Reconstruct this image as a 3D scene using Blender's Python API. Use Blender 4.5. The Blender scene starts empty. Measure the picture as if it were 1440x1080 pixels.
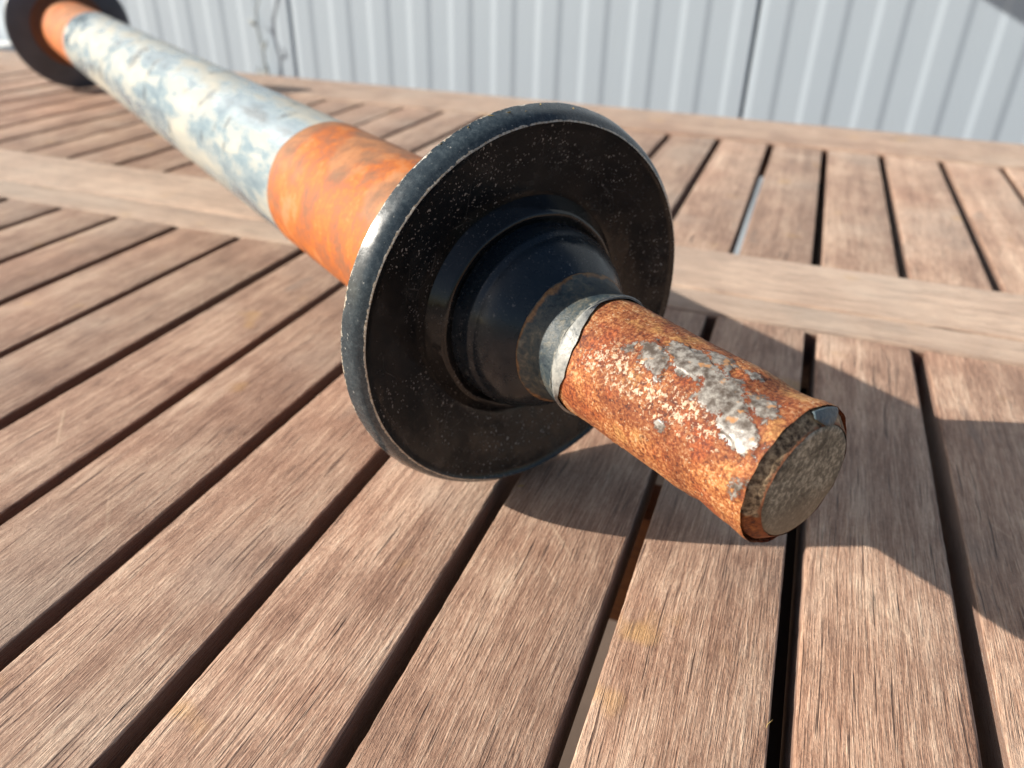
import bpy, bmesh, math, random
from mathutils import Vector, noise
R = math.radians
random.seed(7)
scene = bpy.context.scene
COL = scene.collection

# ------------------------------------------------------------------ camera
cam_d = bpy.data.cameras.new("camera")
cam = bpy.data.objects.new("camera", cam_d)
COL.objects.link(cam)
cam.location = (0.02475949, -0.37973252, 0.1718252)
cam.rotation_euler = (R(59.31104), R(-1.21116), R(20.49065))
cam_d.sensor_width = 36.0
cam_d.lens = 1069.189 / 1440.0 * 36.0
cam_d.clip_start = 0.01
cam_d.clip_end = 500.0
cam_d.dof.use_dof = True
cam_d.dof.focus_distance = 0.197
cam_d.dof.aperture_fstop = 12.5
scene.camera = cam

# ------------------------------------------------------------------ world, sun, exposure
SUN_AZ, SUN_EL = 20.49, 26.3          # direction the light travels in plan, height of the sun
world = bpy.data.worlds.new("World")
scene.world = world
world.use_nodes = True
wn = world.node_tree
bg = next(n for n in wn.nodes if n.type == 'BACKGROUND')
sky = wn.nodes.new("ShaderNodeTexSky")
sky.sky_type = 'NISHITA'
sky.sun_disc = False
sky.sun_elevation = R(SUN_EL)
sx, sy = -math.cos(R(SUN_AZ)), -math.sin(R(SUN_AZ))     # towards the sun
sky.sun_rotation = math.atan2(sx, sy) % (2 * math.pi)
sky.air_density = 1.0
sky.dust_density = 2.2
sky.ozone_density = 1.0
wn.links.new(sky.outputs[0], bg.inputs[0])
bg.inputs[1].default_value = 0.066
sun_d = bpy.data.lights.new("sun", 'SUN')
sun_d.energy = 5.0
sun_d.angle = R(0.53)
sun_d.color = (1.0, 0.93, 0.83)
sun = bpy.data.objects.new("sun", sun_d)
COL.objects.link(sun)
d = Vector((math.cos(R(SUN_AZ)) * math.cos(R(SUN_EL)), math.sin(R(SUN_AZ)) * math.cos(R(SUN_EL)), -math.sin(R(SUN_EL))))
sun.rotation_euler = d.to_track_quat('-Z', 'Y').to_euler()
sun.location = (-4, -2, 3)
scene.view_settings.view_transform = 'Standard'
scene.view_settings.look = 'None'
scene.view_settings.exposure = 0.60
scene.view_settings.gamma = 1.0
scene.cycles.max_bounces = 8

# ------------------------------------------------------------------ node helpers
class NT:
    def __init__(s, name):
        s.m = bpy.data.materials.new(name); s.m.use_nodes = True
        s.t = s.m.node_tree; s.t.nodes.clear()
        s.out = s.t.nodes.new("ShaderNodeOutputMaterial")
        s.p = s.t.nodes.new("ShaderNodeBsdfPrincipled")
        s.t.links.new(s.p.outputs[0], s.out.inputs[0])
    def lk(s, a, b): s.t.links.new(a, b)
    def put(s, sock, v):
        if v is None: return
        if hasattr(v, 'is_linked') or isinstance(v, bpy.types.NodeSocket): s.lk(v, sock)
        else:
            if isinstance(v, (tuple, list)) and len(v) == 3 and sock.type == 'RGBA': v = (*v, 1)
            sock.default_value = v
    def set(s, **k):
        for n, v in k.items(): s.put(s.p.inputs[n.replace('_', ' ')], v)
    def coord(s, out='Object'):
        return s.t.nodes.new("ShaderNodeTexCoord").outputs[out]
    def rnd(s): return s.t.nodes.new("ShaderNodeObjectInfo").outputs['Random']
    def attr(s, n):
        a = s.t.nodes.new("ShaderNodeAttribute"); a.attribute_name = n; return a.outputs['Fac']
    def vm(s, op, a, b=None):
        n = s.t.nodes.new("ShaderNodeVectorMath"); n.operation = op
        s.put(n.inputs[0], a)
        if b is not None: s.put(n.inputs[1], b)
        return n.outputs['Value' if op in ('LENGTH', 'DISTANCE', 'DOT_PRODUCT') else 'Vector']
    def sep(s, v):
        n = s.t.nodes.new("ShaderNodeSeparateXYZ"); s.lk(v, n.inputs[0]); return n.outputs
    def comb(s, x, y, z):
        n = s.t.nodes.new("ShaderNodeCombineXYZ")
        for i, v in enumerate((x, y, z)): s.put(n.inputs[i], v)
        return n.outputs[0]
    def ma(s, op, a, b=None, c=None, clamp=False):
        n = s.t.nodes.new("ShaderNodeMath"); n.operation = op; n.use_clamp = clamp
        for i, v in enumerate((a, b, c)):
            if v is not None: s.put(n.inputs[i], v)
        return n.outputs[0]
    def noise(s, v, scale, detail=3, rough=0.55, dist=0.0, col=False):
        n = s.t.nodes.new("ShaderNodeTexNoise")
        s.lk(v, n.inputs['Vector']); n.inputs['Scale'].default_value = scale
        n.inputs['Detail'].default_value = detail; n.inputs['Roughness'].default_value = rough
        n.inputs['Distortion'].default_value = dist
        return n.outputs['Color' if col else 'Fac']
    def vor(s, v, scale, feat='F1', rnd=1.0, out='Distance'):
        n = s.t.nodes.new("ShaderNodeTexVoronoi"); n.feature = feat
        s.lk(v, n.inputs['Vector']); n.inputs['Scale'].default_value = scale
        n.inputs['Randomness'].default_value = rnd
        return n.outputs[out]
    def ramp(s, f, stops, interp='LINEAR'):
        n = s.t.nodes.new("ShaderNodeValToRGB"); cr = n.color_ramp; cr.interpolation = interp
        while len(cr.elements) < len(stops): cr.elements.new(0.5)
        for e, (p, c) in zip(cr.elements, stops):
            e.position = p; e.color = (*c, 1) if isinstance(c, tuple) else (c, c, c, 1)
        s.lk(f, n.inputs[0]); return n.outputs[0]
    def step(s, f, lo, hi, a=0.0, b=1.0):
        n = s.t.nodes.new("ShaderNodeMapRange"); n.interpolation_type = 'SMOOTHSTEP'
        s.put(n.inputs[0], f)
        for i, v in enumerate((lo, hi, a, b)): s.put(n.inputs[i + 1], v)
        return n.outputs[0]
    def mix(s, f, a, b, mode='MIX'):
        n = s.t.nodes.new("ShaderNodeMix"); n.data_type = 'RGBA'; n.blend_type = mode
        s.put(n.inputs[0], f); s.put(n.inputs[6], a); s.put(n.inputs[7], b); return n.outputs[2]
    def bump(s, h, strength=0.5, dist=0.001, prev=None):
        n = s.t.nodes.new("ShaderNodeBump")
        n.inputs['Strength'].default_value = strength; n.inputs['Distance'].default_value = dist
        s.lk(h, n.inputs['Height'])
        if prev is not None: s.lk(prev, n.inputs['Normal'])
        return n.outputs[0]

# ------------------------------------------------------------------ materials
def wood_material(name, pale=0.0, along='y', fresh=False):
    n = NT(name)
    co = n.coord(); r = n.rnd()
    off = n.comb(n.ma('MULTIPLY', r, 7.3), n.ma('MULTIPLY', r, 31.7), n.ma('MULTIPLY', r, 3.1))
    p = n.vm('ADD', co, off)
    x, y, z = n.sep(p)
    if along == 'x': x, y = y, x
    q = n.comb(x, y, z)
    # slow wander of the fibres
    w = n.noise(n.vm('MULTIPLY', q, (14.0, 5.0, 14.0)), 1.0, 2)
    xw = n.ma('ADD', x, n.ma('MULTIPLY', n.ma('SUBTRACT', w, 0.5), 0.011))
    f1 = n.noise(n.comb(n.ma('MULTIPLY', xw, 2500.0), n.ma('MULTIPLY', y, 105.0), n.ma('MULTIPLY', z, 2500.0)), 1.0, 3, 0.65)
    gr = n.noise(n.vm('MULTIPLY', q, (1500.0, 700.0, 1500.0)), 1.0, 2, 0.6)
    f2 = n.noise(n.comb(n.ma('MULTIPLY', xw, 620.0), n.ma('MULTIPLY', y, 30.0), n.ma('MULTIPLY', z, 620.0)), 1.0, 3, 0.6)
    f3 = n.noise(n.comb(n.ma('MULTIPLY', xw, 110.0), n.ma('MULTIPLY', y, 5.0), n.ma('MULTIPLY', z, 110.0)), 1.0, 2)
    pore = n.noise(n.comb(n.ma('MULTIPLY', xw, 1150.0), n.ma('MULTIPLY', y, 26.0), n.ma('MULTIPLY', z, 900.0)), 1.0, 2, 0.5)
    crack = n.step(pore, 0.36, 0.30)
    blot = n.noise(q, 26.0, 4, 0.6)
    blot2 = n.noise(n.vm('ADD', q, (3.3, 1.7, 0.4)), 11.0, 3, 0.55)
    g = n.ma('ADD', n.ma('MULTIPLY', f1, 0.48), n.ma('ADD', n.ma('MULTIPLY', f2, 0.26), n.ma('MULTIPLY', f3, 0.26)))
    g = n.ma('ADD', g, n.ma('MULTIPLY', n.ma('SUBTRACT', blot, 0.5), 0.34))
    g = n.ma('ADD', g, n.ma('MULTIPLY', n.ma('SUBTRACT', gr, 0.5), 0.15))
    if fresh:
        c = n.ramp(g, [(0.3, (0.20, 0.075, 0.03)), (0.5, (0.33, 0.13, 0.05)), (0.7, (0.45, 0.2, 0.09))])
    else:
        c = n.ramp(g, [(0.36, (0.170, 0.090, 0.060)), (0.44, (0.305, 0.180, 0.124)), (0.51, (0.415, 0.268, 0.192)),
                       (0.58, (0.54, 0.380, 0.280)), (0.67, (0.70, 0.54, 0.41))])
        # reddish and silvered areas
        c = n.mix(n.step(blot2, 0.5, 0.72, 0, 0.55), c, n.mix(1.0, c, (0.95, 0.80, 0.74), 'MULTIPLY'))
        c = n.mix(n.step(blot2, 0.48, 0.30, 0, 0.6), c, n.mix(0.55, c, (0.47, 0.40, 0.335)))
        # small yellow-orange stains
        st = n.noise(n.vm('ADD', q, (9.1, 4.2, 2.0)), 34.0, 2, 0.5)
        c = n.mix(n.step(st, 0.66, 0.76, 0, 0.55), c, (0.50, 0.30, 0.12))
        dk = n.noise(n.vm('MULTIPLY', n.vm('ADD', q, (2.1, 8.2, 1.0)), (60.0, 22.0, 40.0)), 1.0, 2, 0.5)
        c = n.mix(n.step(dk, 0.67, 0.80, 0, 0.5), c, (0.16, 0.13, 0.115))
        # pale scuffs crossing the grain
        sx_ = n.ma('ADD', n.ma('MULTIPLY', x, 0.75), n.ma('MULTIPLY', y, 0.66))
        sy_ = n.ma('SUBTRACT', n.ma('MULTIPLY', y, 0.75), n.ma('MULTIPLY', x, 0.66))
        sc = n.noise(n.comb(n.ma('MULTIPLY', sx_, 190.0), n.ma('MULTIPLY', sy_, 11.0), 0.0), 1.0, 2, 0.6)
        c = n.mix(n.step(sc, 0.68, 0.76, 0, 0.42), c, (0.68, 0.52, 0.38))
        if pale: c = n.mix(pale, c, (0.60, 0.49, 0.39))
        tint = n.ma('ADD', n.ma('MULTIPLY', r, 0.24), 0.93)
        hv = n.t.nodes.new("ShaderNodeHueSaturation"); n.put(hv.inputs['Value'], tint); n.put(hv.inputs['Saturation'], 1.05); n.lk(c, hv.inputs['Color'])
        c = hv.outputs[0]
    if not fresh:
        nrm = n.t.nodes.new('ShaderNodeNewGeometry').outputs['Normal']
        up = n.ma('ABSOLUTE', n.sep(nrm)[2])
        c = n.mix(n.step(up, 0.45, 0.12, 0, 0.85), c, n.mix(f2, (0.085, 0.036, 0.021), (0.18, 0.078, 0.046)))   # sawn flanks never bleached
    c = n.mix(n.ma('MULTIPLY', crack, 0.85), c, (0.075, 0.036, 0.024))
    hair = n.noise(n.comb(n.ma('MULTIPLY', xw, 2700.0), n.ma('MULTIPLY', y, 70.0), n.ma('MULTIPLY', z, 1500.0)), 1.0, 2, 0.5)
    c = n.mix(n.step(hair, 0.43, 0.34, 0, 0.5), c, (0.10, 0.052, 0.034))
    rough = n.ma('ADD', n.ma('MULTIPLY', f2, 0.2), 0.52)
    n.set(Base_Color=c, Roughness=rough)
    n.p.inputs['Specular IOR Level'].default_value = 0.42
    if not fresh: n.set(Sheen_Weight=0.30, Sheen_Roughness=0.45, Sheen_Tint=(1.0, 0.9, 0.8, 1))
    h = n.ma('ADD', n.ma('MULTIPLY', f1, 0.95), n.ma('ADD', n.ma('MULTIPLY', f2, 0.28), n.ma('MULTIPLY', gr, 0.4)))
    h = n.ma('SUBTRACT', h, n.ma('MULTIPLY', crack, 0.75))
    n.set(Normal=n.bump(h, 0.75, 0.0011))
    return n.m

M = {}
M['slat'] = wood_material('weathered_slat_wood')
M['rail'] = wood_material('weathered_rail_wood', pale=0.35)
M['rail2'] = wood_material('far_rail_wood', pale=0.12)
M['beam'] = wood_material('oiled_underside_wood', along='x', fresh=True)
M['bearer'] = None

def rust_shaft():
    n = NT('flaking_rust')
    co = n.coord()
    a = n.noise(co, 1050.0, 3, 0.75)
    b = n.noise(co, 170.0, 4, 0.65)
    big = n.noise(co, 48.0, 3, 0.55)
    g = n.ma('ADD', n.ma('MULTIPLY', a, 0.68), n.ma('MULTIPLY', b, 0.32))
    c = n.ramp(g, [(0.37, (0.090, 0.024, 0.011)), (0.44, (0.225, 0.060, 0.017)), (0.50, (0.375, 0.122, 0.032)),
                   (0.555, (0.48, 0.215, 0.075)), (0.62, (0.60, 0.39, 0.21))])
    zone = n.noise(n.vm('ADD', co, (.3, .1, .2)), 75.0, 4, 0.6)
    zt = n.sep(co)[2]
    dk = n.ma('ADD', big, n.step(zt, 0.070, 0.083, 0.0, 0.07))
    c = n.mix(n.step(dk, 0.48, 0.60, 0.0, 0.80), c, n.mix(1.0, c, (0.50, 0.36, 0.34), 'MULTIPLY'))
    c = n.mix(n.step(zone, 0.53, 0.64, 0, .65), c, n.ramp(a, [(0.40, (0.30, 0.13, 0.035)), (0.6, (0.58, 0.32, 0.11))]))
    c = n.mix(n.step(zone, 0.46, 0.36, 0, .75), c, n.ramp(a, [(0.40, (0.13, 0.022, 0.008)), (0.6, (0.38, 0.085, 0.018))]))
    # pale scale flecks; made denser along the lit band to paint in sun glints
    band = n.attr('band')
    fl = n.noise(co, 800.0, 3, 0.75)
    thr = n.ma('SUBTRACT', 0.645, n.ma('MULTIPLY', band, 0.155))
    fm = n.step(n.ma('SUBTRACT', n.ma('ADD', fl, n.ma('MULTIPLY', n.ma('SUBTRACT', b, 0.5), 0.35)), thr), 0.0, 0.03)
    c = n.mix(n.ma('MULTIPLY', fm, 0.9), c, n.ramp(a, [(0.40, (0.30, 0.17, 0.085)), (0.58, (0.58, 0.43, 0.29))]))
    # grey flakes of old coating
    fa = n.attr('flake')
    e = n.ma('ADD', fa, n.ma('MULTIPLY', n.ma('SUBTRACT', n.noise(co, 240.0, 6, 0.8), 0.5), 13.0))
    e2 = n.ma('ADD', n.ma('SUBTRACT', n.ma('MULTIPLY', n.noise(n.vm('ADD', co, (.5, .1, .7)), 210.0, 5, 0.75), 16.0), 10.2), n.ma('MAXIMUM', n.ma('MULTIPLY', fa, 0.45), n.ma('SUBTRACT', n.ma('MULTIPLY', band, 2.0), 3.0)))
    e = n.ma('MAXIMUM', e, e2)
    gm = n.step(e, -0.12, 0.12)
    rim = n.ma('MULTIPLY', n.step(e, -1.1, -0.2), n.ma('SUBTRACT', 1.0, gm))
    gc = n.ramp(n.noise(co, 420.0, 4, 0.7), [(0.38, (0.085, 0.066, 0.052)), (0.5, (0.175, 0.155, 0.135)), (0.60, (0.30, 0.28, 0.25))])
    gc = n.mix(n.step(n.noise(co, 260.0, 3), 0.60, 0.70), gc, (0.40, 0.20, 0.08))
    c = n.mix(n.ma('MULTIPLY', rim, 0.8), c, (0.16, 0.035, 0.012))
    c = n.mix(gm, c, gc)
    pit = n.step(n.noise(co, 300.0, 3, 0.6), 0.34, 0.27)
    c = n.mix(n.ma('MULTIPLY', pit, n.ma('MULTIPLY', 0.7, n.ma('SUBTRACT', 1.0, gm))), c, (0.055, 0.018, 0.01))
    rg = n.mix(gm, n.ramp(fm, [(0, 0.78), (1, 0.5)]), n.ramp(a, [(0.3, 0.30), (0.7, 0.50)]))
    n.set(Base_Color=c, Roughness=rg)
    h = n.ma('ADD', n.ma('MULTIPLY', a, 0.5), n.ma('MULTIPLY', b, 0.8))
    h = n.ma('ADD', h, n.ma('MULTIPLY', fm, 0.25))
    h = n.mix(gm, h, n.ma('ADD', 1.15, n.ma('MULTIPLY', a, 0.16)))
    n.set(Normal=n.bump(h, 0.8, 0.00045))
    return n.m
M['rust'] = rust_shaft()

def end_metal():
    n = NT('dirty_end_metal'); co = n.coord()
    a = n.noise(co, 760.0, 5, 0.75, 0.25); b = n.noise(co, 120.0, 3)
    y = n.sep(co)[2]
    lo = n.step(y, 0.064, 0.054)
    g = n.ma('ADD', n.ma('MULTIPLY', a, 0.7), n.ma('MULTIPLY', b, 0.3))
    c = n.ramp(g, [(0.38, (0.075, 0.072, 0.055)), (0.5, (0.205, 0.195, 0.148)), (0.60, (0.50, 0.47, 0.37))])
    c = n.mix(n.ma('MULTIPLY', lo, 0.7), c, (0.26, 0.205, 0.135))
    n.set(Base_Color=c, Roughness=0.62, Metallic=0.15)
    n.set(Normal=n.bump(g, 0.4, 0.0005)); return n.m
M['end'] = end_metal()

def chamfer_rust():
    n = NT('dark_rust_chamfer'); co = n.coord()
    a = n.noise(co, 700.0, 4, 0.7); b = n.noise(co, 110.0, 3)
    z = n.sep(co)[2]
    c = n.ramp(a, [(0.38, (0.06, 0.038, 0.022)), (0.5, (0.26, 0.18, 0.105)), (0.62, (0.52, 0.39, 0.24))])
    rd = n.ramp(a, [(0.34, (0.06, 0.014, 0.006)), (0.5, (0.24, 0.065, 0.015)), (0.66, (0.42, 0.15, 0.035))])
    k = n.ma('ADD', b, n.step(z, 0.066, 0.055, -0.12, 0.28))
    c = n.mix(n.step(k, 0.5, 0.58), c, rd)
    sx = n.ma('ADD', n.sep(co)[0], n.ma('MULTIPLY', n.ma('SUBTRACT', b, 0.5), 0.0012))
    c = n.mix(n.step(n.ma('ADD', sx, n.ma('MULTIPLY', n.ma('SUBTRACT', a, 0.5), 0.003)), 0.1020, 0.1025, 0, 0.7), c, (0.26, 0.07, 0.022))
    n.set(Base_Color=c, Roughness=0.75); n.set(Normal=n.bump(a, 0.8, 0.0005)); return n.m
M['chamfer'] = chamfer_rust()

def black_paint(name, base=(0.0050, 0.0056, 0.0060), dust=1.0, rough=(0.12, 0.26), rustedge=False):
    n = NT(name); co = n.coord()
    a = n.noise(co, 130.0, 4, 0.6); b = n.noise(co, 30.0, 3)
    c = n.ramp(b, [(0.3, base), (0.75, tuple(v * 1.9 for v in base))])
    # dust specks: sparse, of several sizes
    def specks(scale, keep, size):
        v = n.vm('ADD', co, n.vm('MULTIPLY', n.vm('SUBTRACT', n.noise(co, scale * 1.2, 2, 0.5, 0, True), (0.5, 0.5, 0.5)), (1.2 / scale,) * 3))
        dd = n.vor(v, scale); cc = n.vor(v, scale, out='Color')
        rr, gg, bb = n.sep(cc)
        return n.ma('MULTIPLY', n.step(dd, size, size * 0.55), n.ma('GREATER_THAN', rr, keep))
    s1 = specks(640.0, 0.74, 0.30); s2 = specks(260.0, 0.88, 0.17); s3 = specks(1100.0, 0.62, 0.36)
    s = n.ma('MAXIMUM', s1, n.ma('MAXIMUM', s2, n.ma('MULTIPLY', s3, 0.55)))
    s = n.ma('MULTIPLY', s, n.step(n.noise(n.vm('ADD', co, (.7, .2, .9)), 34.0, 4, 0.65), 0.44, 0.62, 0.06, 1.0))
    s = n.ma('MULTIPLY', s, 0.62 * dust)
    film = n.ma('MULTIPLY', n.step(n.noise(n.vm('ADD', co, (1.7, .2, .1)), 55.0, 5, 0.7), 0.5, 0.72), 0.075 * dust)
    # hair-thin scratches and dried smears
    sv = n.vm('ADD', n.vm('MULTIPLY', co, (40.0, 40.0, 12.0)), n.vm('MULTIPLY', n.noise(co, 18.0, 2, 0.5, 0, True), (1.2, 1.2, 1.2)))
    scr = n.step(n.vor(sv, 3.0, 'DISTANCE_TO_EDGE'), 0.014, 0.004)
    scr = n.ma('MULTIPLY', scr, n.step(n.noise(n.vm('ADD', co, (2.3, .9, 1.3)), 70.0, 2), 0.56, 0.64, 0, 0.10 * dust))
    c = n.mix(film, c, (0.30, 0.29, 0.27))
    c = n.mix(scr, c, (0.34, 0.32, 0.30))
    c = n.mix(s, c, (0.36, 0.35, 0.33))
    rg = n.ma('ADD', n.step(a, 0.3, 0.7, rough[0], rough[1]), n.ma('MULTIPLY', s, 0.3))
    n.set(Base_Color=c, Roughness=rg)
    h = n.ma('ADD', n.ma('MULTIPLY', n.noise(co, 75.0, 3), 1.0), n.ma('MULTIPLY', s, 0.25))
    n.set(Normal=n.bump(h, 0.30, 0.0008)); return n.m
M['black'] = black_paint('dusty_black_paint')
M['hub'] = black_paint('dusty_blue_black_paint', base=(0.0068, 0.0120, 0.0175), dust=0.9, rough=(0.16, 0.36))
M['gloss'] = black_paint('glossy_black_paint', base=(0.005, 0.0055, 0.006), dust=0.45, rough=(0.08, 0.16))
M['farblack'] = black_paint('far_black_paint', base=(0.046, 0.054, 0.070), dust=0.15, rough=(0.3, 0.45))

def rim_paint():
    n = NT('scuffed_rim_paint'); co = n.coord()
    a = n.noise(co, 420.0, 4, 0.7); b = n.noise(co, 60.0, 4, 0.65); f = n.noise(co, 1300.0, 2)
    c = n.ramp(n.ma('ADD', n.ma('MULTIPLY', n.noise(co, 640.0, 5, 0.75), 0.7), n.ma('MULTIPLY', b, 0.3)),
               [(0.36, (0.020, 0.030, 0.038)), (0.5, (0.034, 0.048, 0.058)), (0.64, (0.075, 0.095, 0.106))])
    ch = n.attr('edge')           # worn bare along both edges of the rim
    k = n.step(n.ma('ADD', ch, n.ma('MULTIPLY', n.ma('SUBTRACT', n.noise(co, 380.0, 5, 0.75), 0.5), 1.7)), 0.62, 0.80)
    c = n.mix(k, c, n.ramp(f, [(0.35, (0.34, 0.26, 0.17)), (0.6, (0.62, 0.57, 0.48))]))
    sp = n.step(n.noise(co, 800.0, 3, 0.75), 0.66, 0.72)
    c = n.mix(n.ma('MULTIPLY', sp, 0.75), c, (0.50, 0.50, 0.47))
    n.set(Base_Color=c, Roughness=n.step(a, 0.3, 0.7, 0.20, 0.32))
    n.set(Normal=n.bump(n.ma('ADD', n.ma('MULTIPLY', a, 0.6), n.ma('MULTIPLY', b, 1.2)), 0.16, 0.0004)); return n.m
M['rim'] = rim_paint()

def collar_paint():
    n = NT('weathered_collar_paint'); co = n.coord()
    s = n.sep(co)[0]
    a = n.noise(co, 520.0, 5, 0.72, 0.4); b = n.noise(co, 120.0, 4, 0.6)
    g = n.ma('ADD', n.ma('MULTIPLY', a, 0.6), n.ma('MULTIPLY', b, 0.4))
    c = n.ramp(g, [(0.38, (0.012, 0.022, 0.032)), (0.47, (0.036, 0.054, 0.062)), (0.56, (0.085, 0.088, 0.076)), (0.66, (0.21, 0.19, 0.145))])
    k = n.ma('ADD', s, n.ma('MULTIPLY', n.ma('SUBTRACT', b, 0.5), 0.008))
    c = n.mix(n.ma('MULTIPLY', n.step(k, 0.0198, 0.0188), n.step(k, 0.0174, 0.0184)), c,
              n.ramp(a, [(0.35, (0.12, 0.05, 0.02)), (0.6, (0.33, 0.18, 0.075))]))
    c = n.mix(n.step(n.ma('ADD', s, n.ma('MULTIPLY', n.ma('SUBTRACT', a, 0.5), 0.006)), 0.0312, 0.0324, 0, 0.45), c,
              n.ramp(g, [(0.4, (0.16, 0.155, 0.13)), (0.6, (0.45, 0.43, 0.37))]))
    n.set(Base_Color=c, Roughness=0.5); n.set(Normal=n.bump(g, 0.7, 0.0007)); return n.m
M['collar'] = collar_paint()

def tube_white():
    n = NT('whitened_tube_paint'); co = n.coord()
    q = n.vm('MULTIPLY', co, (0.55, 1.5, 1.5))
    a = n.noise(q, 26.0, 5, 0.6, 0.15); b = n.noise(n.vm('ADD', q, (3, 1, 2)), 62.0, 4, 0.65, 0.4); big = n.noise(n.vm('ADD', co, (1, 4, 2)), 9.0, 2)
    g = n.ma('ADD', n.ma('MULTIPLY', a, 0.62), n.ma('MULTIPLY', b, 0.38))
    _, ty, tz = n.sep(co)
    # sky reflection painted into the colour as a bluish band along the tube
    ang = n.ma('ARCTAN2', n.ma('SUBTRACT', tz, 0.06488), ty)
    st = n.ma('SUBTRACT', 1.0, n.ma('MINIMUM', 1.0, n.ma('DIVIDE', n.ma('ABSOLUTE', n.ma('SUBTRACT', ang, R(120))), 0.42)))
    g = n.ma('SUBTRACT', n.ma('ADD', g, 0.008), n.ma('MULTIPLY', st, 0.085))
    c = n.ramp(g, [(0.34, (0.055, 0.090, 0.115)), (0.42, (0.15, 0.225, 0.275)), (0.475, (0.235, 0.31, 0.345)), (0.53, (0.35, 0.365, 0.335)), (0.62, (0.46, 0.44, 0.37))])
    sm = n.noise(n.vm('ADD', n.vm('MULTIPLY', co, (1.0, 0.6, 0.6)), (5, 2, 7)), 60.0, 4, 0.65, 0.1)
    c = n.mix(n.step(sm, 0.56, 0.66, 0, 0.8), c, (0.05, 0.062, 0.068))
    n.set(Base_Color=c, Roughness=n.step(g, 0.44, 0.56, 0.16, 0.5))
    n.set(Normal=n.bump(n.ma('ADD', a, b), 0.3, 0.0012)); return n.m
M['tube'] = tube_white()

def orange_rust():
    n = NT('bright_orange_rust'); co = n.coord()
    q = n.vm('MULTIPLY', co, (1.0, 1.0, 0.62))
    a = n.noise(q, 85.0, 4, 0.65, 0.15); b = n.noise(co, 30.0, 3); f = n.noise(co, 520.0, 3, 0.65)
    g = n.ma('ADD', n.ma('MULTIPLY', a, 0.72), n.ma('MULTIPLY', f, 0.28))
    c = n.ramp(g, [(0.37, (0.24, 0.095, 0.040)), (0.45, (0.34, 0.105, 0.034)), (0.50, (0.42, 0.112, 0.020)), (0.56, (0.52, 0.145, 0.016)), (0.63, (0.50, 0.195, 0.070))])
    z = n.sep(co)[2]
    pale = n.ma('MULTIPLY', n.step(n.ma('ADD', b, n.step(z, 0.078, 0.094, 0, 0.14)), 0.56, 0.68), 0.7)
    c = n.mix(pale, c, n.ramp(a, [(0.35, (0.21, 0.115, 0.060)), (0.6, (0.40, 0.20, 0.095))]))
    ed = n.attr('edge')
    c = n.mix(n.ma('MULTIPLY', n.step(n.ma('ADD', ed, n.ma('MULTIPLY', n.ma('SUBTRACT', a, 0.5), 2.0)), 0.5, 0.8), 0.75), c, (0.24, 0.12, 0.05))
    n.set(Base_Color=c, Roughness=0.72); n.set(Normal=n.bump(g, 0.5, 0.001)); return n.m
M['orange'] = orange_rust()

def simple(name, col, rough=0.6, metal=0.0, var=0.25, scale=40.0, bump=0.0):
    n = NT(name); co = n.coord()
    a = n.noise(co, scale, 4, 0.6)
    c = n.mix(a, tuple(v * (1 - var) for v in col), tuple(min(1, v * (1 + var)) for v in col))
    n.set(Base_Color=c, Roughness=rough, Metallic=metal)
    if bump: n.set(Normal=n.bump(a, bump, 0.002))
    return n.m
M['ground'] = simple('grey_patio', (0.125, 0.086, 0.064), 0.85, 0, 0.35, 18.0, 0.5)
def wall_paint():
    n = NT('pale_grey_wall_paint'); co = n.coord()
    a = n.noise(co, 5.0, 3); z = n.sep(co)[2]
    c = n.mix(a, (0.46, 0.54, 0.62), (0.515, 0.595, 0.665))
    st = n.noise(n.vm('MULTIPLY', co, (60.0, 1.0, 2.5)), 1.0, 3)
    c = n.mix(n.step(st, 0.55, 0.8, 0, 0.18), c, (0.42, 0.47, 0.50))
    n.set(Base_Color=c, Roughness=0.42); n.p.inputs['Specular IOR Level'].default_value = 0.75; return n.m
M['wall'] = wall_paint()
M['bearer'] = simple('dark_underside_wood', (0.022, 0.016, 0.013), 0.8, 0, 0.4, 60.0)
M['seam'] = simple('wall_joint', (0.30, 0.34, 0.36), 0.6)
M['white'] = simple('white_board', (0.82, 0.82, 0.80), 0.6, 0, 0.05)
M['stalk'] = simple('dry_grey_stalk', (0.40, 0.43, 0.42), 0.8, 0, 0.3)
M['straw'] = simple('dry_straw', (0.52, 0.36, 0.13), 0.7, 0, 0.35, 300.0)
M['shadow_caster'] = simple('dark_caster_metal', (0.05, 0.055, 0.06), 0.4, 0.3)
def lip_paint():
    n = NT('peeled_primer'); co = n.coord()
    a = n.noise(co, 420.0, 5, 0.7); b = n.noise(co, 160.0, 3, 0.6)
    c = n.ramp(n.ma('ADD', n.ma('MULTIPLY', a, 0.6), n.ma('MULTIPLY', b, 0.4)), [(0.36, (0.06, 0.075, 0.08)), (0.46, (0.24, 0.25, 0.24)), (0.56, (0.38, 0.38, 0.35))])
    n.set(Base_Color=c, Roughness=0.38); n.set(Normal=n.bump(a, 0.6, 0.0006)); return n.m
M['lip'] = lip_paint()
M['bluechip'] = simple('blue_grey_paint_chip', (0.095, 0.135, 0.155), 0.42, 0, 0.6, 380.0, 0.5)
M['rusthalo'] = simple('rust_halo', (0.16, 0.06, 0.025), 0.75, 0, 0.5, 90.0)

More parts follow.
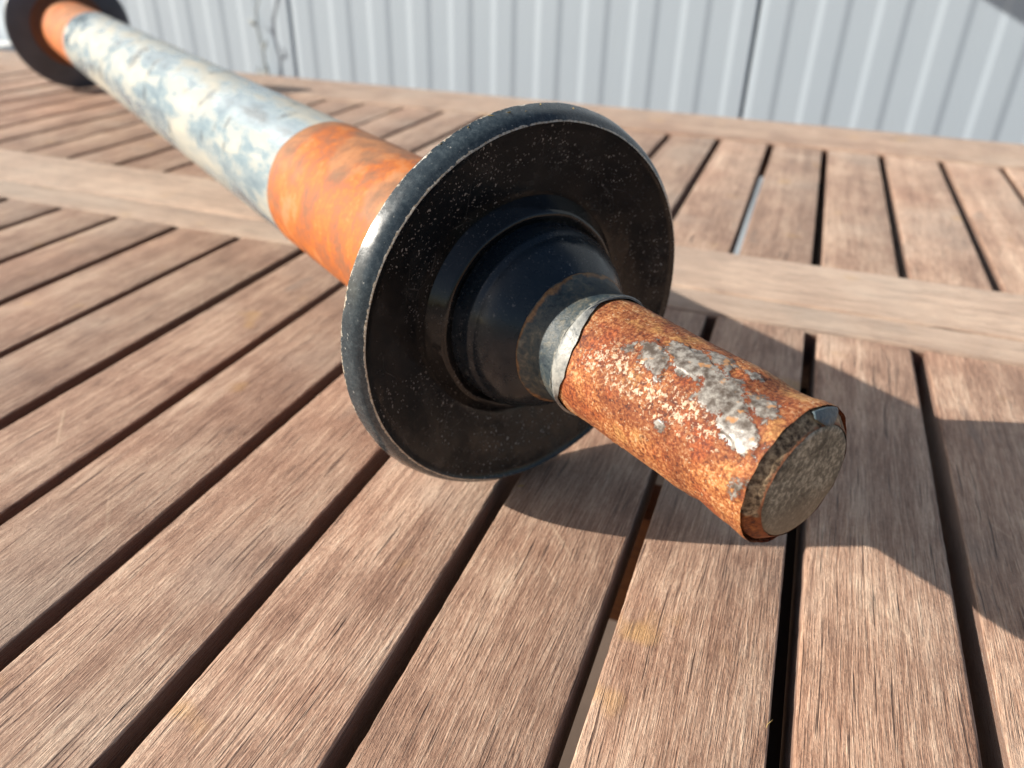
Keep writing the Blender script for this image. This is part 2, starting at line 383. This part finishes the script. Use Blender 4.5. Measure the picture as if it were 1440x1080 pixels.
# ------------------------------------------------------------------ object helpers
def link(name, me, mat, parent=None):
    o = bpy.data.objects.new(name, me)
    for m in (mat if isinstance(mat, (list, tuple)) else [mat]): me.materials.append(m)
    COL.objects.link(o)
    if parent is not None: o.parent = parent
    return o
def from_bm(name, bm, mat, parent=None, smooth=False):
    bmesh.ops.recalc_face_normals(bm, faces=bm.faces)
    me = bpy.data.meshes.new(name); bm.to_mesh(me); bm.free()
    if smooth: me.shade_smooth()
    return link(name, me, mat, parent)
def thing(name, label, cat, loc=(0, 0, 0), rotz=0.0, group=None):
    o = bpy.data.objects.new(name, None); COL.objects.link(o)
    o.location = loc; o.rotation_euler = (0, 0, rotz); o.empty_display_size = 0.05
    o['label'] = label; o['category'] = cat
    if group: o['group'] = group
    return o
def rounded_bar(length, w, t, rad=0.002, seg=3, nlen=1, wob=0.0, seed=0):
    """bar along local Y, top at z=0, the two long top edges rounded; wob = worn, uneven edges"""
    bm = bmesh.new()
    prof = [(-w / 2, -t + 0.0006), (-w / 2 + 0.0006, -t), (w / 2 - 0.0006, -t), (w / 2, -t + 0.0006)]
    for i in range(seg + 1):
        a = i / seg * math.pi / 2
        prof.append((w / 2 - rad + rad * math.cos(a), -rad + rad * math.sin(a)))
    for i in range(seg + 1):
        a = math.pi / 2 + i / seg * math.pi / 2
        prof.append((-w / 2 + rad + rad * math.cos(a), -rad + rad * math.sin(a)))
    rings = []
    for k in range(nlen + 1):
        y = -length / 2 + length * k / nlen
        ring = []
        for (px, pz) in prof:
            dx = 0.0; dz = 0.0
            if wob and pz > -t * 0.5:
                sgn = 1 if px > 0 else -1
                v = 0.5 * noise.noise(Vector((y * 150 + seed * 7.7, sgn * 3.1, seed))) + 0.5 * noise.noise(Vector((y * 420, sgn * 9.2, seed * 2.3)))
                dx = -sgn * max(0.0, v) * wob
                dz = -max(0.0, noise.noise(Vector((y * 80, sgn * 5.0, seed + 4.0)))) * wob * 0.5 if pz < -0.0003 else 0.0
            ring.append(bm.verts.new((px + dx, y, pz + dz)))
        rings.append(ring)
    m = len(prof)
    for k in range(nlen):
        for i in range(m):
            bm.faces.new((rings[k][i], rings[k][(i + 1) % m], rings[k + 1][(i + 1) % m], rings[k + 1][i]))
    bm.faces.new(rings[0]); bm.faces.new(list(reversed(rings[-1])))
    return bm
def box(bm, x0, x1, y0, y1, z0, z1):
    vs = [bm.verts.new((x, y, z)) for x in (x0, x1) for y in (y0, y1) for z in (z0, z1)]
    for f in ((0, 1, 3, 2), (4, 6, 7, 5), (0, 4, 5, 1), (2, 3, 7, 6), (0, 2, 6, 4), (1, 5, 7, 3)):
        bm.faces.new([vs[i] for i in f])
def flat_shade_smooth(o, ang=40):
    me = o.data; me.shade_smooth()
    me.set_sharp_from_angle(angle=R(ang))

# ------------------------------------------------------------------ ground, wall
bm = bmesh.new()
gv = [bm.verts.new((x, y, -0.75)) for x, y in ((-40, -40), (40, -40), (40, 40), (-40, 40))]
bm.faces.new(gv)
g = from_bm('ground', bm, M['ground']); g['kind'] = 'structure'

PITCH = 0.087
WALL_Y = 1.0668
wall = thing('metal_wall', 'pale grey ribbed metal wall standing behind the wooden table', 'wall', (0, WALL_Y, -0.75))
PANEL = 0.9142
X_SEAM = -0.0790                      # a joint of the sheets
def rib_panel():
    bm = bmesh.new()
    H = 2.6
    # local x from 0.0012 to PANEL-0.0012 ; dark (right-facing) flanks at offsets measured from the left joint
    w = 0.011; dep = 0.0013
    xs = [(0.0012, 0.010), (0.0012, 0.0)]
    first = 0.0500
    pts = []
    for k in range(11):
        xd = first + k * PITCH          # falling flank (faces right)
        xl = xd - PITCH * 0.47          # rising flank (faces left, the lit line)
        pts += [(xl - w / 2, 0.0), (xl + w / 2, -dep)] if xl > 0.008 else []
        pts += [(xd - w / 2, -dep), (xd + w / 2, 0.0)] if xd < PANEL - 0.012 else []
    # start level
    if pts[0][1] != 0.0: pts = [(0.0065, -dep)] + pts
    start = pts[0][1]
    prof = [(0.0016, 0.014), (0.0022, start + 0.002), (0.005, start)] + pts
    endl = pts[-1][1]
    prof += [(PANEL - 0.005, endl), (PANEL - 0.0022, endl + 0.002), (PANEL - 0.0016, 0.014)]
    lo = [bm.verts.new((x, y, 0.01)) for x, y in prof]; hi = [bm.verts.new((x, y, H)) for x, y in prof]
    for i in range(len(prof) - 1): bm.faces.new((lo[i], lo[i + 1], hi[i + 1], hi[i]))
    # turn back edges so that the sheet has thickness
    b0 = bm.verts.new((prof[0][0], 0.03, 0.01)); b1 = bm.verts.new((prof[-1][0], 0.03, 0.01))
    c0 = bm.verts.new((prof[0][0], 0.03, H)); c1 = bm.verts.new((prof[-1][0], 0.03, H))
    bm.faces.new((b0, lo[0], hi[0], c0)); bm.faces.new((lo[-1], b1, c1, hi[-1])); bm.faces.new((b1, b0, c0, c1))
    bm.faces.new([b0] + [b1] + lo[::-1]); bm.faces.new([c0] + hi + [c1])
    return bm
wp = from_bm('wall_panel', rib_panel(), M['wall'], wall)
wp.location.x = X_SEAM
for k in (-8, -7, -6, -5, -4, -3, -2, -1, 1, 2, 3, 4):
    c = wp.copy(); COL.objects.link(c); c.parent = wall; c.location.x = X_SEAM + k * PANEL
bm = bmesh.new(); box(bm, X_SEAM - 8 * PANEL, X_SEAM + 5 * PANEL, 0.031, 0.09, 0.0, 2.58)
from_bm('backing_frame', bm, M['seam'], wall)

# white block seen past the far disc, at the left edge
wb = thing('white_box', 'bright white box beside the wall, behind the far black disc', 'box', (-1.83, 0.90, -0.75))
bm = bmesh.new(); box(bm, -0.28, 0.12, -0.09, 0.12, 0.0, 0.655)
bmesh.ops.bevel(bm, geom=bm.edges[:], offset=0.006, segments=2, affect='EDGES')
from_bm('body', bm, M['white'], wb)
bm = bmesh.new(); box(bm, -0.295, 0.135, -0.105, 0.135, 0.6555, 0.678)
bmesh.ops.bevel(bm, geom=bm.edges[:], offset=0.005, segments=2, affect='EDGES')
from_bm('lid', bm, M['white'], wb)

# ------------------------------------------------------------------ table
P = 0.05
table = thing('garden_table', 'weathered brown hardwood slatted table under the rusty roller', 'table', (0, 0, -0.75))
ZT = 0.75
RAIL_D = 0.09672; FAR0 = 0.4192; FAR1 = 0.5252
NEAR_Y0 = -0.62
K0, K1 = -25, 12
def slat(k, y0, y1, near):
    gapl = 0.0029 + random.uniform(-0.0003, 0.0004); gapr = 0.0029 + random.uniform(-0.0003, 0.0004)
    w = P - gapl - gapr
    vis = near and -7 <= k <= 4
    bm = rounded_bar(y1 - y0, w, 0.021, 0.0017 if k == 1 and near else 0.0008, 3, 260 if vis else 1, 0.00045 if vis else 0.0, k * 1.37 + 40)
    o = from_bm('slat', bm, M['slat'], table, smooth=True)
    flat_shade_smooth(o, 50)
    o.location = (k * P + P / 2 + (gapl - gapr) / 2, (y0 + y1) / 2, ZT + random.uniform(-0.0004, 0.0003))
    o.rotation_euler = (0, R(random.uniform(-0.35, 0.35)), 0)
    return o
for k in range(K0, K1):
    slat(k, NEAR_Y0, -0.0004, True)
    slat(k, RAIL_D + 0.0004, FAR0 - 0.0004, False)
XL, XR = K0 * P - 0.01, K1 * P + 0.01
def rail(y0, y1, mat, dz):
    bm = rounded_bar(XR - XL, y1 - y0, 0.034, 0.003, 3)
    o = from_bm('rail', bm, mat, table, smooth=True); flat_shade_smooth(o, 50)
    o.rotation_euler = (0, 0, R(90)); o.location = ((XL + XR) / 2, (y0 + y1) / 2, ZT + dz)
    return o
seam_y = 0.030
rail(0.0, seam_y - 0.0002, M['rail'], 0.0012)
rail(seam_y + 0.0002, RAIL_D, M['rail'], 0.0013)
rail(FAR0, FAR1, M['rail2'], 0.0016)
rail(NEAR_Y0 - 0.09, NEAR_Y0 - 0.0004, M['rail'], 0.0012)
# underside: bearers along the slats, cross brace, legs
bm = bmesh.new(); box(bm, 0.034, 0.074, NEAR_Y0 + 0.02, FAR1 - 0.02, ZT - 0.075, ZT - 0.0362); from_bm('bearer', bm, M['bearer'], table)
for x in (-0.62, -1.12, 0.52):
    bm = bmesh.new(); box(bm, x, x + 0.04, NEAR_Y0 + 0.02, FAR1 - 0.02, ZT - 0.075, ZT - 0.0362); from_bm('bearer', bm, M['bearer'], table)
bm = bmesh.new(); box(bm, XL + 0.05, XR - 0.05, -0.085, -0.055, ZT - 0.150, ZT - 0.0755); from_bm('brace', bm, M['beam'], table)
for x in (XL + 0.06, XR - 0.12):
    for y in (NEAR_Y0 - 0.02, FAR1 - 0.09):
        bm = bmesh.new(); box(bm, x, x + 0.06, y, y + 0.06, 0.0005, ZT - 0.0755)
        bmesh.ops.bevel(bm, geom=bm.edges[:], offset=0.004, segments=2, affect='EDGES')
        from_bm('leg', bm, M['beam'], table)

# ------------------------------------------------------------------ roller
RX, RY, RAZ = -0.0432, -0.16763, R(-34.6114)
RB, RF, TH = 0.06488, 0.06109, 0.00705
SH_L, SH_R, END_R = 0.1000, 0.0182, 0.0146
TUBE_R, ROLL_D = 0.0310, 0.906
roller = thing('conveyor_roller', 'rusty steel roller with black end discs lying on the slatted table', 'roller', (RX, RY, 0.0003), RAZ)
CZ = RB

def lathe(name, prof, mat, seg=256, disp=None, attrs=None, cap0=False, cap1=False, ang=35, s0=0.0, zc=None):
    """revolve (s, r) about the roller axis; disp(s, th, r) -> (ds, dr); attrs: name -> f(s, th, i)"""
    zc = CZ if zc is None else zc
    vs = []; fs = []; av = {k: [] for k in (attrs or {})}
    n = len(prof)
    for i, (s, r) in enumerate(prof):
        for j in range(seg):
            th = 2 * math.pi * j / seg
            ds, dr = disp(s, th, r) if disp else (0, 0)
            vs.append((s + ds + s0, (r + dr) * math.cos(th), zc + (r + dr) * math.sin(th)))
            for k in av: av[k].append(attrs[k](s, th, i))
    for i in range(n - 1):
        for j in range(seg):
            a = i * seg + j; b = i * seg + (j + 1) % seg
            fs.append((a, b, b + seg, a + seg))
    if cap0: fs.append(tuple(range(seg - 1, -1, -1)))
    if cap1: fs.append(tuple((n - 1) * seg + j for j in range(seg)))
    me = bpy.data.meshes.new(name); me.from_pydata(vs, [], fs)
    for k, vals in av.items():
        at = me.attributes.new(k, 'FLOAT', 'POINT'); at.data.foreach_set('value', vals)
    o = link(name, me, mat, roller)
    bm = bmesh.new(); bm.from_mesh(me); bmesh.ops.recalc_face_normals(bm, faces=bm.faces); bm.to_mesh(me); bm.free()
    flat_shade_smooth(o, ang)
    return o
def sub(prof, step):
    out = []
    for (a, b) in zip(prof, prof[1:]):
        L = math.hypot(b[0] - a[0], b[1] - a[1]); m = max(1, int(L / step))
        for i in range(m): out.append((a[0] + (b[0] - a[0]) * i / m, a[1] + (b[1] - a[1]) * i / m))
    out.append(prof[-1]); return out
def nz(s, th, f, r=0.05, o=0.0):
    return noise.noise(Vector((s * f + o, math.cos(th) * r * f, math.sin(th) * r * f + o)))

# --- the disc nearest the camera: dished plate + scuffed bevelled rim
def disc(far=False):
    seg = 320 if not far else 160
    sg = 1.0
    dish = [(0.0002, RF - 0.0004), (-0.0004, RF - 0.0012)]
    for i in range(1, 15):
        t = i / 14
        r = RF - 0.0012 + (0.0377 - RF + 0.0012) * t
        dish.append((-0.0004 - 0.0068 * (t ** 1.0), r))
    dish += [(-0.0073, 0.0375)]
    pl = [(s, r) for s, r in dish] + [(-0.0074, 0.0300)]
    back = [(-0.0125, 0.0312), (-0.0122, 0.050), (-0.0116, RB - 0.0060), (-0.0112, RB - 0.0042)]
    rimp = sub([(-0.0112, RB - 0.0042), (-0.0095, RB - 0.0022), (-0.0078, RB - 0.0004), (-TH, RB)] + [(-TH + (TH - 0.0004) * t / 10, RB - (RB - RF - 0.0003) * (0.58 * t / 10 + 0.42 * (t / 10) ** 5)) for t in range(1, 11)] + [(0.0000, RF - 0.00005), (0.0002, RF - 0.0004)], 0.0009)
    return seg, pl, back, rimp
seg, pl, back, rimp = disc()
lathe('disc_plate', pl, M['black'], seg, disp=lambda s, th, r: (0.00018 * nz(s, th, 60, r), 0.0 if r > 0.055 else 0.0))
def rim_edge(s, th, i):
    t = (s + TH) / TH
    return max(0.0, 1 - abs(t - 1.02) / 0.13, 0.9 * (1 - abs(t - 0.03) / 0.13))
def rim_disp(s, th, r):
    e = max(0, 1 - abs(s) / 0.0012) + max(0, 1 - abs(s + TH) / 0.0012)
    return (0.0, -0.00030 * max(0.0, nz(s, th, 210, 0.06)) * e + 0.00010 * nz(s, th, 60, .06))
lathe('rim', rimp, M['rim'], 640, disp=rim_disp, attrs={'edge': rim_edge}, ang=28)
lathe('disc_back', back, M['black'], seg)
# --- raised ring on the plate, then the hub
lathe('bead_ring', sub([(-0.0077, 0.0381), (-0.0069, 0.0375), (-0.0040, 0.0353), (-0.0024, 0.0341), (-0.0019, 0.0334), (-0.0021, 0.0322), (-0.0030, 0.0311), (-0.0032, 0.0302)], 0.0006), M['gloss'], seg,
      disp=lambda s, th, r: (0.00025 * nz(s, th, 90, .035, 3), 0.00045 * nz(s, th, 70, .035, 1)), ang=60)
hubp = [(-0.0031, 0.0306), (0.0035, 0.0301), (0.0048, 0.0297), (0.0056, 0.0290)]
for i in range(1, 13):
    t = i / 12
    hubp.append((0.0056 + (0.0180 - 0.0056) * t, 0.0290 + (0.0205 - 0.0290) * t + 0.0014 * math.sin(math.pi * t)))
hubp += [(0.0186, 0.0201)]
lathe('hub', sub(hubp, 0.0012), M['hub'], seg, disp=lambda s, th, r: (0.0, 0.00012 * nz(s, th, 120, .03, 5)), ang=30)
# --- weathered collar with a peeling lip
def col_disp(s, th, r):
    k = max(0.0, (s - 0.027) / 0.006)
    return (0.0016 * nz(0, th, 90, .018, 8) * k, 0.0004 * nz(s, th, 150, .018, 2) * (0.4 + k))
colp = sub([(0.0178, 0.0212), (0.0186, 0.0213), (0.0196, 0.0206), (0.0206, 0.0197), (0.0235, 0.0191), (0.0265, 0.0188), (0.0290, 0.0189), (0.0308, 0.0190), (0.0322, 0.0192)], 0.0007)
lathe('collar', colp, M['collar'], seg, disp=col_disp, ang=60)
# crescent of bare primer between collar lip and rust, on the side towards the sun
def lip_disp(s, th, r):
    a = math.degrees(th) % 360
    t = max(0.0, min(1.0, (a - 100) / 45)) * max(0.0, min(1.0, (205 - a) / 30))
    u = (s - 0.0322) / 0.0050
    return (-(1 - t) * 0.0044 * u + 0.0005 * nz(0, th, 260, .018, 3) * u, 0.0)
lathe('peeling_lip', sub([(0.0322, 0.0191), (0.0330, 0.0194), (0.0342, 0.0193), (0.0356, 0.0190), (0.0372, 0.0187)], 0.0005), M['lip'], seg, disp=lip_disp, ang=60)

# --- rusty shaft
FLAKES = [
 [(74.5,112.3),(78.3,100.1),(84.8,100.4),(91.7,122.8),(98.6,136.8),(98.8,147.2),(94.0,148.3),(87.8,144.2),(85.4,137.2),(76.4,134.0),(77.2,124.7)],
 [(68.4,86.1),(70.8,79.2),(77.5,88.5),(78.3,100.1),(73.2,99.5)],
 [(60,98),(68,92),(78,101),(76,116),(68,121),(62,110)], [(84,104),(92,100),(97,112),(95,124),(89,116)],
 [(80.3,89.8),(82.5,79.9),(84.4,84.6),(83.4,95.4)],
 [(57.0,128.0),(54.5,113.8),(56.8,104.5),(63.5,112.4),(66.9,121.8),(65.7,133.5),(61.7,131.0)],
 [(50.8,127.2),(52.8,119.0),(54.3,124.0),(52.8,132.3)],
 [(69.9,164.3),(71.9,161.2),(74.6,161.2),(74.2,167.2),(71.5,167.2)],
 [(96.5,168),(99.0,163),(99.2,176),(97.2,180)],
 [(44,-120),(52,-128),(60,-118),(55,-104),(47,-100)], [(74,-60),(84,-72),(92,-60),(86,-44)], [(40,30),(48,22),(56,34),(47,44)]]
BAND = [(37.2,147.4),(49.9,122.5),(70.1,130.8),(90.1,133.6),(88.1,158.7),(69.3,160.3),(54.0,157.1),(43.6,158.9)]
K = math.pi / 180 * SH_R * 1000          # degrees -> mm round the shaft
def sdist(poly, x, y):
    inside = False; best = 1e9; n = len(poly); j = n - 1
    for i in range(n):
        x1, y1 = poly[j]; x2, y2 = poly[i]; y1 *= K; y2 *= K
        if ((y1 > y) != (y2 > y)) and (x < (x2 - x1) * (y - y1) / (y2 - y1) + x1): inside = not inside
        dx, dy = x2 - x1, y2 - y1
        t = max(0, min(1, ((x - x1) * dx + (y - y1) * dy) / (dx * dx + dy * dy)))
        dd = math.hypot(x - x1 - t * dx, y - y1 - t * dy)
        best = min(best, dd); j = i
    return best if inside else -best
def deg(th):
    a = math.degrees(th); return a if a <= 190 else a - 360
def flake_a(s, th, i):
    x = s * 1000; y = deg(th) * K
    return max(-6.0, max(sdist(f, x, y) for f in FLAKES))
def band_a(s, th, i):
    return max(0.0, min(1.0, 0.5 + sdist(BAND, s * 1000, deg(th) * K) / 7.0))
def shaft_disp(s, th, r):
    fa_ = flake_a(s, th, 0) + 2.2 * nz(s, th, 300, .018, 1)
    d_ = 0.00032 * max(0.0, min(1.0, fa_ / 0.4 + 0.5)) + 0.00030 * nz(s, th, 75, .018, 4) + 0.00016 * nz(s, th, 300, .018, 9) + 0.00008 * nz(s, th, 800, .018, 2)
    up = math.exp(-((deg(th) - 75) / 40.0) ** 2); lo = math.exp(-((deg(th) + 105) / 50) ** 2) + math.exp(-((deg(th) - 255) / 50) ** 2)
    d_ -= 0.0011 * up * math.exp(-((s - 0.090) / 0.0055) ** 2)
    d_ -= 0.0008 * lo * math.exp(-((s - 0.085) / 0.004) ** 2)
    d_ += 0.0004 * math.exp(-((s - 0.099) / 0.003) ** 2)
    if s < 0.034: d_ -= (0.034 - s) * 0.12
    return (0.0, d_)
nshaft = 220
shp = [(0.0285 + (SH_L - 0.0285) * i / nshaft, SH_R) for i in range(nshaft + 1)]
def shaft_end_disp(s, th, r):
    a, b = shaft_disp(s, th, r)
    k = max(0.0, (s - 0.096) / 0.004)
    return (0.00045 * nz(0, th, 190, .018, 6) * k, b)
lathe('shaft', shp, M['rust'], 360, disp=shaft_end_disp, attrs={'flake': flake_a, 'band': band_a}, ang=70)
# chamfer ring under the torn edge of the rust, then the end face
lathe('chamfer', sub([(SH_L - 0.003, SH_R - 0.0006), (SH_L - 0.0004, SH_R - 0.0007), (SH_L + 0.0024, END_R + 0.0004), (SH_L + 0.0027, END_R + 0.0001)], 0.0005), M['chamfer'], 256,
      disp=lambda s, th, r: (0.00025 * nz(s, th, 260, .016, 2), 0.00012 * nz(s, th, 500, .016, 7)), ang=60)
endp = [(SH_L + 0.0022, END_R + 0.0001), (SH_L + 0.0026, END_R - 0.0001), (SH_L + 0.0029, END_R - 0.0006)]
for i in range(1, 13):
    t = i / 12; endp.append((SH_L + 0.0029 + 0.0002 * math.sin(t * 1.57), (END_R - 0.0006) * (1 - t) + 0.0002 * t))
lathe('end_face', endp, M['end'], 192, disp=lambda s, th, r: (0.00012 * nz(s, th, 350, r, 2), 0.0), cap1=True, ang=50)
# blue-grey chip of old paint left at the top of the chamfer
def chip():
    vs = []; fs = []; na, nb = 14, 6
    for i in range(na + 1):
        a = R(62 + 31 * i / na)
        for j in range(nb + 1):
            t = j / nb
            wdt = 0.25 + 0.75 * math.sin(math.pi * (i + 0.6) / (na + 1.2))
            s = SH_L + 0.0001 + 0.0026 * t * wdt; r = SH_R - 0.0001 - (SH_R - END_R) * 0.95 * t * wdt + 0.00035 * math.sin(math.pi * t)
            vs.append((s + 0.00045, r * math.cos(a), CZ + r * math.sin(a)))
    m = nb + 1
    for i in range(na):
        for j in range(nb): fs.append((i * m + j, i * m + j + 1, (i + 1) * m + j + 1, (i + 1) * m + j))
    me = bpy.data.meshes.new('paint_chip'); me.from_pydata(vs, [], fs); me.shade_smooth()
    o = link('paint_chip', me, M['bluechip'], roller)
    md = o.modifiers.new('thickness', 'SOLIDIFY'); md.thickness = 0.00025
chip()
# --- tube behind the disc
def ora_edge(s, th, i): return max(0, 1 - abs(s + 0.164) / 0.006)
lathe('rusty_band', sub([(-0.1640, TUBE_R - 0.0008), (-0.1638, TUBE_R + 0.0001), (-0.0118, TUBE_R + 0.0001)], 0.0025), M['orange'], 200,
      disp=lambda s, th, r: (0.0008 * nz(0, th, 120, .03, 1) if s < -0.160 else 0, 0.0002 * nz(s, th, 60, .03, 2)), attrs={'edge': ora_edge})
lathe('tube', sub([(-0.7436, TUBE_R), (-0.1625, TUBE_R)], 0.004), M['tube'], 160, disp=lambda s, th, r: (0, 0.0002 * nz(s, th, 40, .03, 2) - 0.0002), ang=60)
lathe('rusty_band', sub([(-ROLL_D + 0.001, TUBE_R - 0.0004), (-0.7437, TUBE_R - 0.0004)], 0.004), M['orange'], 128, attrs={'edge': lambda s, th, i: 0.0})
# --- far disc: the inner face looks at the camera
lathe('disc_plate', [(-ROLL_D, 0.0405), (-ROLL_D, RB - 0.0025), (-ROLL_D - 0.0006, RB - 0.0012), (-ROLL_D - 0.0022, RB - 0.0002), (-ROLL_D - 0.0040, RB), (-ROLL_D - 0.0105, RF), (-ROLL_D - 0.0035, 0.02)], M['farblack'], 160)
lathe('rust_ring', [(-ROLL_D + 0.006, TUBE_R - 0.001), (-ROLL_D + 0.0035, 0.034), (-ROLL_D + 0.0008, 0.0375), (-ROLL_D - 0.0002, 0.0412)], M['rusthalo'], 128)
lathe('shaft', [(-ROLL_D - 0.1, 0.0003), (-ROLL_D - 0.1, 0.015), (-ROLL_D - 0.097, 0.018), (-ROLL_D - 0.003, 0.018)], M['rust'], 96, attrs={'flake': lambda s, th, i: -6.0, 'band': lambda s, th, i: 0.0})

# straw and seed bits caught on top of the rim
bm = bmesh.new()
for (ang_, s_, ln, yaw, lift, w) in ((93, -0.004, 0.0030, 15, 0.0004, .00022), (78, -0.0045, 0.0012, 60, 0.0006, .0004), (98, -0.005, 0.0042, 25, 0.0007, .00018), (103, -0.0062, 0.002, -35, 0.0004, .00016),
                                  (88, -0.006, 0.0016, 70, 0.0004, .00014), (110, -0.006, 0.0022, 50, 0.0005, .00016), (118, -0.0065, 0.0015, 10, 0.0003, .00014), (84, -0.003, 0.0012, 20, 0.0003, .00013)):
    th = R(ang_); r = RB - 0.0038 * max(0, (s_ + TH) / TH) + lift * 0.6
    c0 = Vector((s_, r * math.cos(th), CZ + r * math.sin(th)))
    e1 = Vector((math.sin(R(yaw)), -math.sin(th) * math.cos(R(yaw)), math.cos(th) * math.cos(R(yaw)))).normalized()
    up = Vector((0.2, math.cos(th), math.sin(th))).normalized()
    e1 = (e1 + up * 0.25).normalized(); e2 = e1.cross(up).normalized(); e3 = e1.cross(e2)
    ring = []
    for t in (-0.5, -0.2, 0.2, 0.5):
        ww = w * (1.0 if abs(t) < 0.3 else 0.3)
        ring.append([bm.verts.new(c0 + e1 * (t * ln) + e2 * (ww * math.cos(q)) + e3 * (ww * math.sin(q))) for q in (0, 1.57, 3.14, 4.71)])
    for a_, b_ in zip(ring, ring[1:]):
        for i in range(4): bm.faces.new((a_[i], a_[(i + 1) % 4], b_[(i + 1) % 4], b_[i]))
    bm.faces.new(ring[0]); bm.faces.new(ring[-1][::-1])
o = from_bm('straw_debris', bm, M['straw'], roller); o['kind'] = 'stuff'

# ------------------------------------------------------------------ dry weed in front of the wall, unseen hood added above the frame to shade the wall
weed = thing('dry_weed', 'thin dry grey weed stalk standing against the wall behind the table', 'plant', (-1.065, WALL_Y - 0.012, -0.75))
def tube_mesh(path, rad, seg=8):
    bm = bmesh.new(); rings = []
    for i, p in enumerate(path):
        p = Vector(p); q = Vector(path[min(i + 1, len(path) - 1)]) - Vector(path[max(i - 1, 0)])
        q.normalize(); u = q.orthogonal().normalized(); v = q.cross(u)
        r = rad[i] if isinstance(rad, (list, tuple)) else rad
        rings.append([bm.verts.new(p + u * r * math.cos(2 * math.pi * k / seg) + v * r * math.sin(2 * math.pi * k / seg)) for k in range(seg)])
    for a_, b_ in zip(rings, rings[1:]):
        for k in range(seg): bm.faces.new((a_[k], a_[(k + 1) % seg], b_[(k + 1) % seg], b_[k]))
    bm.faces.new(rings[0][::-1]); bm.faces.new(rings[-1]); return bm
pth = [(0.0, 0, 0.0), (0.01, 0, 0.3), (-0.005, 0, 0.55), (0.0, 0, 0.64), (0.004, 0, 0.70), (-0.006, 0, 0.745), (-0.002, 0, 0.775), (0.018, 0, 0.81), (0.03, 0, 0.86)]
from_bm('stem', tube_mesh(pth, [.004, .0034, .0032, .003, .0021, .0018, .0016, .0014, .001]), M['stalk'], weed, smooth=True)
def leaf(p, d_, L, W):
    bm = bmesh.new(); p = Vector(p); d_ = Vector(d_).normalized(); s_ = d_.cross(Vector((0, 1, 0.15))).normalized()
    cen = []
    for t, w in ((0, .1), (.3, 1), (.6, .8), (1, .05)):
        c_ = p + d_ * L * t + Vector((0, -0.004, 0)) * math.sin(3.14 * t)
        cen.append((bm.verts.new(c_ + s_ * W * w), bm.verts.new(c_ + Vector((0, .0015, 0))), bm.verts.new(c_ - s_ * W * w)))
    for a_, b_ in zip(cen, cen[1:]):
        bm.faces.new((a_[0], a_[1], b_[1], b_[0])); bm.faces.new((a_[1], a_[2], b_[2], b_[1]))
    o = from_bm('leaf', bm, M['stalk'], weed, smooth=True)
    md = o.modifiers.new('thickness', 'SOLIDIFY'); md.thickness = 0.0006
leaf((0.002, -.004, 0.625), (0.25, -0.05, 1), 0.05, 0.011)
leaf((0.0, -.004, 0.63), (-0.3, -0.05, 1), 0.04, 0.009)
leaf((0.003, 0, 0.70), (0.6, 0, 0.8), 0.025, 0.005)
leaf((-0.006, 0, 0.745), (-0.7, 0, 0.6), 0.022, 0.005)

shadow_caster = thing('added_shadow_caster', 'unseen dark shadow caster added on the ribbed wall above the table', 'shadow_caster', (-0.345, WALL_Y - 0.003, 0.455))  # added only to cast the soft shadow in the wall's upper right corner
bm = bmesh.new(); box(bm, -0.045, 0.045, -0.015, 0.0, -0.03, 0.10); bmesh.ops.bevel(bm, geom=bm.edges[:], offset=0.004, segments=2, affect='EDGES'); from_bm('back_plate', bm, M['shadow_caster'], shadow_caster)
from_bm('arm', tube_mesh([(0, -0.012, 0.06), (0, -0.13, 0.085), (0, -0.24, 0.06)], 0.008), M['shadow_caster'], shadow_caster, smooth=True)
bm = bmesh.new()
bmesh.ops.create_cone(bm, cap_ends=True, segments=32, radius1=0.075, radius2=0.03, depth=0.07)
bmesh.ops.translate(bm, verts=bm.verts, vec=(0, -0.24, 0.03)); from_bm('hood', bm, M['shadow_caster'], shadow_caster)

# two bits of straw lying on the slats
def straw_bit(label, loc, rz, ln, w):
    pts = [(-ln / 2, 0, 0), (-ln * 0.2, 0.0002, 0.0001), (ln * 0.15, 0, 0.0001), (ln / 2, -0.0003, 0.0004)]
    o = from_bm('straw', tube_mesh(pts, [w * 0.5, w, w, w * 0.3], 6), M['straw'], None, smooth=True)
    o.location = loc; o.rotation_euler = (0, 0, rz); o['label'] = label; o['category'] = 'straw'
straw_bit('tiny yellow straw bit on a slat just below the black disc', (-0.0446, -0.1745, 0.0007), R(35), 0.0022, 0.00022)
straw_bit('pale straw wisp caught on the slat edge near the bottom of the photo', (0.0466, -0.2414, 0.0006), R(70), 0.0030, 0.00012)
